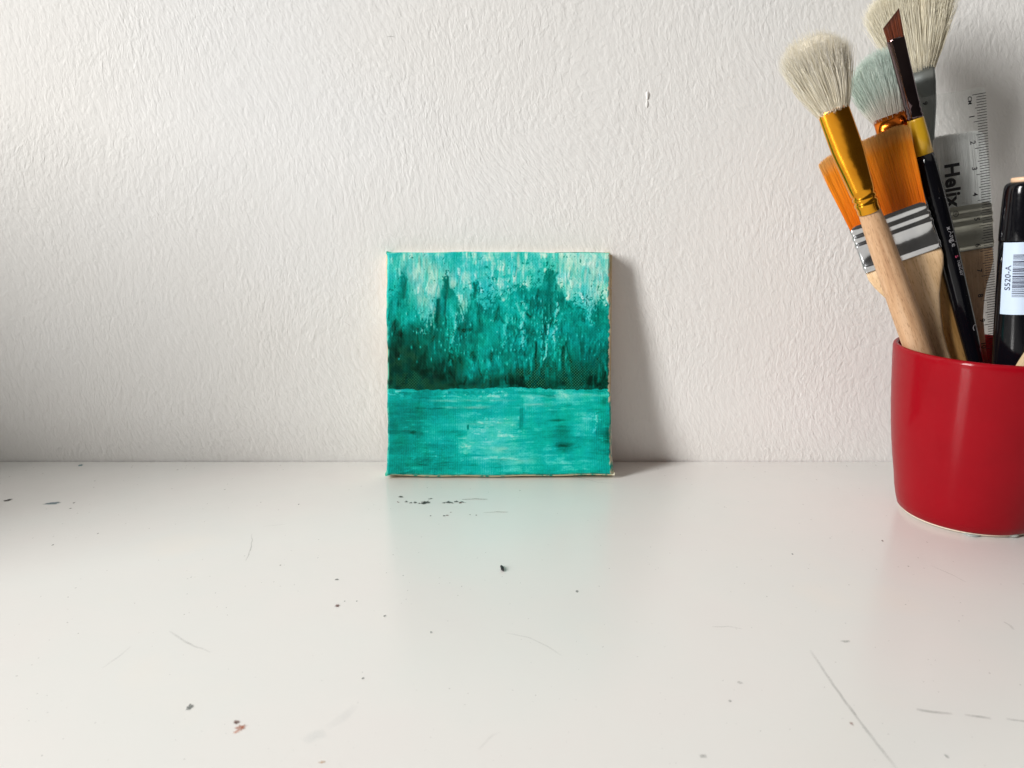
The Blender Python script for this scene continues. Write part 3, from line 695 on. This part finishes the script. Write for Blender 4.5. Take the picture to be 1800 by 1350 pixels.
mesh('hair_core', v0, f0, M['hair'], ra, col=[lin((246, 238, 220))]*len(v0))
tag(mesh('bristles', v, f, M['hair'], ra, col=cl), kind='stuff')

# brush B: teal tinted mop, copper ferrule, ochre handle
B = Axis((1686, 640), 32.5, (1563, 204), 33.1, 1.4)
rb = empty('mop_brush', 'mop brush with pale teal stained hair and copper ferrule, between the cream mops', 'paint brush', B.M)
secs = [(0, .2, .2), (.2, .36, .36), (2, .42, .42)]+[(B.t(y), B.r(y, w), B.r(y, w)) for y, w in ((640, 18), (560, 20), (500, 20.5), (440, 19), (400, 17.5), (370, 16))]
mesh('handle', *loft(secs, 36), M['ochre'], rb)
secs = [(B.t(y), B.r(y, a), B.r(y, b)) for y, a, b in ((374, 17, 17), (350, 17.5, 17), (340, 16.5, 16), (320, 19, 17), (285, 23, 15), (262, 26, 13), (230, 27, 12), (203, 27, 12))]
v, f = loft(secs, 48, 2.3, closed=False); k = len(v)-48; m0 = len(v); v = v+[(x*.94, y*.9, z-.01) for x, y, z in v[k:]]+[(x*.94, y*.9, z-.5) for x, y, z in v[k:]]
for a in range(48):
    b = (a+1) % 48; f.append((k+a, k+b, m0+b, m0+a)); f.append((m0+a, m0+b, m0+48+b, m0+48+a))
mesh('ferrule', v, f, M['copper'], rb)
pc = B.r(200, 1); zt = B.t(204)
def colB(tx, ty, r):
    te = lin((214, 232, 224)); te = mixc(te, lin((192, 212, 198)), max(0, -tx)*.8); w = lin((252, 248, 238)); j = r.uniform(-.12, .12)
    return lambda t: mixc(w, mixc(te, w, .15+j), max(0, min(1, (t-.25)/.3)))
v, f, cl = strands(2400, (25*pc, 10.5*pc), (50*pc, 21*pc), lambda x, y: pc*(110-26*x*x+10*x), .0085, colB, seed=5, z0=zt, clump=22, curl=.7)
v0, f0 = loft([(zt-.35, 24.5*pc, 10*pc)]+[(zt+110*pc*t, (24.5+(50-24.5)*t)*pc*.93*k_, (10+(21-10)*t)*pc*.88*k_) for t, k_ in ((0.02, 1), (.2, 1), (.4, 1), (.55, 1), (.68, .97), (.78, .86), (.85, .66), (.89, .4), (.905, .15))], 32)
mesh('hair_core', v0, f0, M['hair'], rb, col=[lin((226, 234, 224))]*len(v0))
tag(mesh('bristles', v, f, M['hair'], rb, col=cl), kind='stuff')

# brush G: the tallest cream mop, at the back
G_ = Axis((1672, 640), 33.55, (1611, 118), 34.3, 3.2)
rg = empty('mop_brush', 'tallest brush with large cream hair fan and plain grey ferrule, behind the ruler', 'paint brush', G_.M)
secs = [(0, .2, .2), (.2, .3, .3)]+[(G_.t(y), G_.r(y, w), G_.r(y, w)) for y, w in ((640, 14), (500, 16), (400, 16), (330, 14))]
mesh('handle', *loft(secs, 30), M['beech'], rg)
secs = [(G_.t(y), G_.r(y, a), G_.r(y, b)) for y, a, b in ((335, 10, 10), (300, 11, 11), (240, 16, 11), (190, 24, 10), (150, 27.5, 9.5), (117, 28, 9.5))]
v, f = loft(secs, 48, 2.6, closed=False); k = len(v)-48; m0 = len(v); v = v+[(x*.95, y*.9, z-.01) for x, y, z in v[k:]]+[(x*.95, y*.9, z-.5) for x, y, z in v[k:]]
for a in range(48):
    b = (a+1) % 48; f.append((k+a, k+b, m0+b, m0+a)); f.append((m0+a, m0+b, m0+48+b, m0+48+a))
mesh('ferrule', v, f, M['grey_metal'], rg)
pc = G_.r(110, 1); zt = G_.t(118)
def colG(tx, ty, r):
    a = mixc(lin((252, 247, 230)), lin((240, 231, 206)), r.random()); b = mixc(lin((255, 250, 232)), a, r.random()*.6)
    return lambda t: mixc(a, b, t)
v, f, cl = strands(3800, (27*pc, 9*pc), (74*pc, 28*pc), lambda x, y: pc*(150-44*x*x), .0085, colG, seed=8, z0=zt, clump=26, curl=.7)
v0, f0 = loft([(zt-.35, 25.5*pc, 8*pc)]+[(zt+150*pc*t, (25.5+(74-25.5)*t)*pc*.93*k_, (8+(28-8)*t)*pc*.88*k_) for t, k_ in ((0.02, 1), (.2, 1), (.4, 1), (.55, 1), (.68, .97), (.78, .86), (.85, .66), (.89, .4), (.905, .15))], 32)
mesh('hair_core', v0, f0, M['hair'], rg, col=[lin((242, 232, 206))]*len(v0))
tag(mesh('bristles', v, f, M['hair'], rg, col=cl), kind='stuff')

# flat brushes: D orange in front, F white behind the ruler
def flat_brush(ax, label, fy0, fy1, hw, htk, brl, tipw, hand, bcol, n, seed, hmat, slant, tipd=1.5, fmat='silver'):
    r_ = empty('flat_brush', label, 'paint brush', ax.M); z0, z1 = ax.t(fy0), ax.t(fy1); px = ax.r((fy0+fy1)/2, 1)
    h = hw*px; d = htk
    H = z1-z0
    ribs = [(0, 1), (.05, 1.0), (.07, 1.05), (.14, 1.05), (.16, 1.0), (.52, 1.0), (.55, 1.07), (.60, 1.07), (.63, 1.0), (.68, 1.0), (.71, 1.07), (.77, 1.07), (.80, 1.0), (.85, 1.0), (.88, 1.06), (.95, 1.06), (1.0, 1.0)]
    secs = [(z0+H*t, h*(1+(s-1)*.25), d*(1+(s-1)*1.6), 0, 0, 7) for t, s in ribs]
    v, f = loft(secs, 72, closed=False); k = len(v)-72; m0 = len(v); v = v+[(x*.985, y*.88, z-.01) for x, y, z in v[k:]]+[(x*.985, y*.88, z-.4) for x, y, z in v[k:]]
    for a in range(72):
        b = (a+1) % 72; f.append((k+a, k+b, m0+b, m0+a)); f.append((m0+a, m0+b, m0+72+b, m0+72+a))
    o = mesh('ferrule', v, f, M[fmat], r_); sharp(o, 50)
    # wooden handle: flat paddle narrowing to a neck
    secs = []
    for t, w, dd in hand: secs.append((t if t < 1 and t >= 0 and False else t, w, dd, 0, 0, 3.4))
    o = mesh('handle', *loft(secs, 56), hmat, r_)
    rr = random.Random(seed); v, f, cl = [], [], []
    # solid heart of the tuft, so that no light gets through
    Lb = brl*px
    v0, f0 = loft([(z1-.3, h*.97, d*.92, 0, 0, 5), (z1+Lb*.25, (h*.75+tipw*px*.25)*.95, d*1.02, 0, 0, 5), (z1+Lb*.55, (h*.45+tipw*px*.55)*.95, d*.98, 0, 0, 5), (z1+Lb*.82, tipw*px*.93, d*.8, 0, 0, 5), (z1+Lb*.93, tipw*px*.90, d*.45, 0, 0, 5)], 24)
    c0 = bcol(0, 0, rr)
    mesh('tuft_core', v0, f0, M['nylon'], r_, col=[tuple(q*.9 for q in c0(.3))]*len(v0))
    for i in range(n):
        ex = rr.uniform(-1, 1); ey = rr.choice((-1, 1))*rr.uniform(.82, 1.04); tint = bcol(ex, ey, rr); b0 = len(v)
        tx = ex+rr.gauss(0, .012); ty = ey*.8; Ln = Lb*(1+slant*ex)*rr.uniform(.965, 1.02)-(abs(ex)**8)*.06*Lb
        bd = rr.gauss(0, .008)
        for s in range(6):
            t = s/5; x = h*.97*ex*(1-t)+tipw*px*tx*t+bd*math.sin(t*3.1); y = d*.85*ey*(1-t)+d*tipd*.6*ty*t
            y += d*.35*math.copysign(1, ey)*math.sin(t*math.pi)*abs(ey)
            z = z1-.25+(Ln+.25)*t; ra_ = .0088*(1-.7*t**4)
            for c_ in range(3):
                w = 2*math.pi*c_/3+i; v.append((x+ra_*math.cos(w), y+ra_*math.sin(w), z)); cl.append(tint(t))
        for s in range(5):
            for c_ in range(3):
                e_ = (c_+1) % 3; f.append((b0+s*3+c_, b0+s*3+e_, b0+s*3+3+e_, b0+s*3+3+c_))
    tag(mesh('bristles', np.array(v), np.array(f), M['nylon'], r_, col=np.array(cl)), kind='stuff')
    return r_
D = Axis((1650, 636), 31.95, (1558, 376), 32.45)
def colD(ex, ey, r):
    j = r.uniform(.8, 1.12); a = lin((246, 122, 10)); b = lin((255, 158, 36)); c_ = lin((255, 200, 120))
    return lambda t: tuple(min(1, q*j) for q in (mixc(a, b, t/.8) if t < .8 else mixc(b, c_, (t-.8)/.2)))
z0 = D.t(456); px = D.r(456, 1)
hd = [(0, .22, .15), (.1, .34, .2), (2.5, .42, .26), (D.t(655), 21*px, .25), (D.t(620), 20.5*px, .25), (D.t(590), 23*px, .25), (D.t(560), 29*px, .25), (D.t(530), 37*px, .25), (D.t(505), 48*px, .25), (D.t(485), 58*px, .25), (D.t(470), 62.5*px, .25), (z0+.3, 62.5*px, .22)]
flat_brush(D, 'wide flat brush with orange nylon bristles and ribbed silver ferrule', 456, 376, 64, .27, 132, 75, hd, colD, 5200, 4, M['beech_light'], .015)
Fx = Axis((1706, 640), 33.3, (1688, 360), 33.6, 3.4, True)
def colF(ex, ey, r):
    j = r.uniform(.85, 1.08); a = lin((250, 251, 250)); b = lin((254, 254, 253))
    return lambda t: tuple(min(1, q*j) for q in mixc(a, b, t))
px = Fx.r(440, 1)
hd = [(0, .22, .15), (.1, .34, .2), (2.5, .5, .2), (Fx.t(640), 29*px, .2), (Fx.t(600), 27*px, .2), (Fx.t(560), 26*px, .2), (Fx.t(530), 30*px, .2), (Fx.t(505), 36*px, .2), (Fx.t(485), 44*px, .2), (Fx.t(465), 50*px, .2), (Fx.t(441)+.3, 50*px, .18)]
flat_brush(Fx, 'flat brush with white bristles and silver ferrule seen through the clear ruler', 441, 362, 51, .22, 122, 43, hd, colF, 2600, 6, M['beech'], -.01, fmat='dull')

# brush E: black angle shader
E_ = Axis((1714, 633), 32.0, (1575, 72), 32.45)
re_ = empty('angle_brush', 'thin black handled brush with yellow band and slanted dark brown tip', 'paint brush', E_.M)
secs = [(0, .12, .12), (.3, .2, .2)]+[(E_.t(y), E_.r(y, w), E_.r(y, w)) for y, w in ((633, 13), (560, 15.5), (456, 17.5), (380, 18), (330, 17.3), (290, 16), (271, 15.2))]
mesh('handle', *loft(secs, 40), M['black'], re_)
mesh('yellow_band', *loft([(E_.t(y)-.001, E_.r(y, w), E_.r(y, w)) for y, w in ((271.5, 15.3), (240, 14.8), (212, 13.9), (208, 13.2))], 40), M['yellow'], re_)
sec = [(208.5, 13.5, 13.5), (204, 14, 14), (200, 12.4, 12.4), (195, 13.8, 13.8), (190, 12.3, 12.3), (186, 13.6, 13.4), (175, 13.3, 13), (140, 13.6, 12), (110, 14, 10), (90, 14.3, 8), (70, 14.6, 6.5), (67, 14.4, 6.3)]
mesh('ferrule', *loft([(E_.t(y), E_.r(y, a), E_.r(y, b)) for y, a, b in sec], 40, 2.2), M['gunmetal'], re_)
pc = E_.r(60, 1); zt = E_.t(67)
def colE(tx, ty, r):
    a = mixc(lin((78, 34, 18)), lin((140, 66, 32)), r.random()); b = lin((40, 20, 14)); return lambda t: mixc(a, b, max(0, t-.7)*2)
v, f, cl = [], [], []; rr = random.Random(9)
for i in range(1000):
    ex, ey = rr.uniform(-1, 1), rr.uniform(-1, 1); tint = colE(ex, ey, rr); b0 = len(v); Ln = pc*(34+11*ex)*rr.uniform(.96, 1.01)
    for s in range(4):
        t = s/3; x = pc*(13.2*ex*(1-t)+15.5*(ex+.05)*t); y = pc*5.5*ey*(1-.55*t); z = zt-.05+(Ln+.05)*t
        for c_ in range(3):
            w = 2*math.pi*c_/3; v.append((x+.008*math.cos(w), y+.008*math.sin(w), z)); cl.append(tint(t))
    for s in range(3):
        for c_ in range(3):
            e_ = (c_+1) % 3; f.append((b0+s*3+c_, b0+s*3+e_, b0+s*3+3+e_, b0+s*3+3+c_))
tag(mesh('bristles', np.array(v), np.array(f), M['nylon'], re_, col=np.array(cl)), kind='stuff')

# ------------------------------------------------------------------ lettering
def glyphs(txt, size, bold=0.0, spacing=1.0):
    cu = bpy.data.curves.new('t', 'FONT'); cu.body = txt; cu.size = size; cu.offset = bold; cu.space_character = spacing; cu.resolution_u = 4
    o = bpy.data.objects.new('t', cu); C.objects.link(o); bpy.context.view_layer.update()
    me = o.to_mesh(); v = [tuple(w.co) for w in me.vertices]; f = [tuple(p.vertices) for p in me.polygons]
    o.to_mesh_clear(); bpy.data.objects.remove(o); bpy.data.curves.remove(cu)
    return v, f
def extent(v): a = np.array(v); return a[:, 0].min(), a[:, 0].max(), a[:, 1].min(), a[:, 1].max()

# writing on the black handle, wrapped round it: text x runs down the handle
def wrap_text(txt, py0, height, ang0, ax, rfun, mat, parent, name='lettering', bold=0.0, down=True):
    v, f = glyphs(txt, height*1.35, bold); out = []; zs = ax.t(py0)
    for x, y, _ in v:
        z = zs-x if down else zs+x; r = rfun(z)+.004; a = ang0+((y/r) if down else -(y/r))
        out.append((r*math.sin(a), -r*math.cos(a), z))
    return mesh(name, out, f, mat, parent, smooth=False)
pts_ = sorted((E_.t(y), E_.r(y, w)) for y, w in ((633, 13), (560, 15.5), (456, 17.5), (380, 18), (330, 17.3), (290, 16), (271, 15.2)))
rE = lambda z: float(np.interp(z, [p[0] for p in pts_], [p[1] for p in pts_]))
wrap_text('\u00d7', 398, .22, .25, E_, rE, M['grey_ink'], re_)
wrap_text('Angle', 406, .21, .45, E_, rE, M['grey_ink'], re_)
wrap_text('s', 449, .21, .5, E_, rE, M['pink_ink'], re_)
wrap_text('hader', 458, .21, .6, E_, rE, M['grey_ink'], re_)
wrap_text('/', 347, .30, .35, E_, rE, M['grey_ink'], re_)
wrap_text('/', 519, .2, .75, E_, rE, M['grey_ink'], re_)
wrap_text('C', 570, .28, .6, E_, rE, M['grey_ink'], re_)

# ------------------------------------------------------------------ clear ruler
Rl = Axis((1754.5, 640), 32.92, (1731, 155), 33.1, 2.6, True)
rr_ = empty('plastic_ruler', 'clear plastic centimetre ruler with black markings standing behind the brushes', 'ruler', Rl.M)
xt, ztop = Rl.loc(1729, 152); xb, zb = Rl.loc(1751, 575)
xt = 0.0; xl = -2.95
tk = .09
def ruler_outline():
    pts = [(xl, .05), (xt, .05)]; rc = .22
    for a in np.linspace(0, math.pi/2, 7): pts.append((xt-rc+rc*math.cos(a), ztop-rc+rc*math.sin(a)))
    for a in np.linspace(math.pi/2, math.pi, 7): pts.append((xl+rc+rc*math.cos(a), ztop-rc+rc*math.sin(a)))
    return pts
op = ruler_outline(); n = len(op); xm, zm = (xl+xt)/2, ztop/2
def inset(x, z, d): return (max(xl+d, min(xt-d, x)), max(.05+d*.3, min(ztop-d*.25, z)))
front = [(*inset(x, z, .55), -tk) for x, z in op]; frontb = [(x, z, -tk*.5) for x, z in op]; backb = [(x, z, tk) for x, z in op]
v = [(x, y, z) for x, z, y in front+frontb+backb]
f = [tuple(range(n)), tuple(range(2*n, 3*n))[::-1]]
for i in range(n):
    j = (i+1) % n
    for a in (0, n): f.append((a+i, a+n+i, a+n+j, a+j))
blade = mesh('blade', v, f, M['clear'], rr_, smooth=False)
_, zz0 = Rl.loc(1722, 165); _, zz9 = Rl.loc(1738, 569); cmu = (zz0-zz9)/9
yf = -tk-.004
def quad(x0, x1, z, w): return [(x0, yf, z-w), (x1, yf, z-w), (x1, yf, z+w), (x0, yf, z+w)]
v, f = [], []
right = xt-.015
for i in range(0, 150):
    z = zz0-i*cmu/10
    if z < .3: break
    Ls = .52 if i % 10 == 0 else (.44 if i % 5 == 0 else .37)
    w = .013; k = len(v); v += quad(right-Ls, right, z, w); f.append((k, k+1, k+2, k+3))
for i in range(0, 110):
    z = ztop-.6-i*.16
    if z < .3: break
    Ls = .42 if i % 8 == 0 else (.3 if i % 4 == 0 else .2)
    k = len(v); v += quad(xl+.05, xl+.05+Ls, z, .011); f.append((k, k+1, k+2, k+3))
tag(mesh('scale_marks', v, f, M['ink'], rr_, smooth=False), 'fine black millimetre lines')
def ruler_text(txt, cx, cz, h, bold=0, name='numeral', spacing=1.0, cw=True):
    v, f = glyphs(txt, h*1.38, bold, spacing); x0, x1, y0, y1 = extent(v); mx, my = (x0+x1)/2, (y0+y1)/2
    out = [((y-my)+cx, yf-.0005, -(x-mx)+cz) if cw else (-(y-my)+cx, yf-.0005, (x-mx)+cz) for x, y, _ in v]
    return mesh(name, out, f, M['ink'], rr_, smooth=False)
for i, (x, y) in enumerate(((1706,205.5),(1708,251),(1711,296.5),(1712,341.5),(1715,385),(1717,431),(1719.5,475.5),(1721.5,519),(1724.5,562.5),(1727,607))):
    a, b = Rl.loc(x, y); ruler_text(str(i+1), a, b, .205, .006)
a, b = Rl.loc(1702.5, 177); ruler_text('CM', a, b, .15, .005, 'lettering')
a, b = Rl.loc(1624, 182); ruler_text('9', a, b, .19, .006)
a, b = Rl.loc(1673, 327); h0, z0_ = Rl.loc(1673, 288); h1, z1_ = Rl.loc(1673, 366)
v, f = glyphs('Helix', .8, .028, 1.06); x0, x1, y0, y1 = extent(v); s = (z0_-z1_)/(x1-x0); sy = .60/(y1-y0)
mesh('maker_name', [((y-(y0+y1)/2)*sy+a, yf-.0005, -(x-(x0+x1)/2)*s+b) for x, y, _ in v], f, M['ink'], rr_, smooth=False)
a, b = Rl.loc(1678, 376); v, f = glyphs('R', .17, .005); x0, x1, y0, y1 = extent(v)
v = [((y-(y0+y1)/2)+a, yf-.0005, -(x-(x0+x1)/2)+b) for x, y, _ in v]; k = len(v)
for i in range(28):
    t = 2*math.pi*i/28
    for q in (.095, .118): v.append((a+q*math.cos(t), yf-.0005, b+q*math.sin(t)))
for i in range(28): j = (i+1) % 28; f.append((k+2*i, k+2*i+1, k+2*j+1, k+2*j))
mesh('lettering', v, f, M['ink'], rr_, smooth=False)

# ------------------------------------------------------------------ black marker
Mk = Axis((1791, 640), 29.45, (1802, 320), 29.6)
rm = empty('marker_pen', 'thick glossy black marker pen with a pale blue barcode label', 'marker pen', Mk.M)
px = Mk.r(480, 1)
def mr(y, w): return (Mk.t(y), w*Mk.r(y, 1), w*Mk.r(y, 1))
body = [(0, .5, .5), (.2, .74, .74), (2, .80, .80), mr(640, 41.5), mr(600, 41), mr(549, 40.2), mr(480, 38.8), mr(422, 37.4)]
mesh('barrel', *loft(body, 72), M['black'], rm)
capz = [mr(421, 37.9), mr(419, 38.2), mr(400, 37.4), mr(370, 35.6), mr(340, 33.6), mr(330, 32.6), mr(324, 31.0), mr(320.5, 28), mr(318.5, 23), mr(318, 18)]
mesh('cap', *loft(capz, 72), M['black'], rm)
ztt = Mk.t(318); q_ = Mk.r(318, 1)
mesh('end_plug', *loft([(ztt-.05, 22*q_, 22*q_), (ztt+.10, 22*q_, 22*q_), (ztt+.14, 20.5*q_, 20.5*q_), (ztt+.15, 15*q_, 15*q_)], 48), M['peach'], rm)
mp = sorted((b_[0], b_[1]) for b_ in body); rM = lambda z: float(np.interp(z, [p[0] for p in mp], [p[1] for p in mp]))
zl0, zl1 = Mk.t(547), Mk.t(422.5)
def bent(a0, a1, z0, z1, off, n=24, m=8):
    v, f = [], []
    for j in range(m+1):
        z = z0+(z1-z0)*j/m
        for i in range(n+1):
            a = a0+(a1-a0)*i/n; r = rM(z)+off; v.append((r*math.sin(a), -r*math.cos(a), z))
    for j in range(m):
        for i in range(n): k = j*(n+1)+i; f.append((k, k+1, k+n+2, k+n+1))
    return v, f
lab = mesh('paper_label', *bent(-.86, 1.1, zl0, zl1, .012, 30), M['paper'], rm)
rnb = random.Random(42); z = zl1-.42
v, f = [], []
zend = zl0+.62
while z > zend:
    w = rnb.choice((.018, .018, .03, .05)); a, b = bent(-.36, .16, z-w, z, .017, 8, 1); k = len(v); v += a; f += [tuple(q+k for q in t) for t in b]
    z -= w+rnb.choice((.02, .022, .035))
mesh('barcode', v, f, M['navy'], lab, smooth=False)
v, f = glyphs('S520-A', .36, .004, 1.08); x0, x1, y0, y1 = extent(v); zc0, zc1 = Mk.t(505), Mk.t(462); s = (zc1-zc0)/(x1-x0); out = []
for x, y, _ in v:
    z = zc0+(x-x0)*s; r = rM(z)+.017; a = -.56-(y-(y0+y1)/2)*s/r*1.05; out.append((r*math.sin(a), -r*math.cos(a), z))
mesh('lettering', out, f, M['navy'], lab, smooth=False)

# ------------------------------------------------------------------ pale wooden stick at the right
St = Axis((1803, 645), 28.6, (1838, 592), 28.0, 5.2)
q_ = St.r(620, 1)
so = empty('wooden_stick', 'pale flat wooden stick poking out of the cup beside the marker', 'wooden stick', St.M)
mesh('shaft', *loft([(0, 13*q_, .08), (.1, 15*q_, .1), (7.5, 15*q_, .1), (7.9, 13*q_, .1), (8.1, 7*q_, .08)], 32, 4), M['pine'], so)
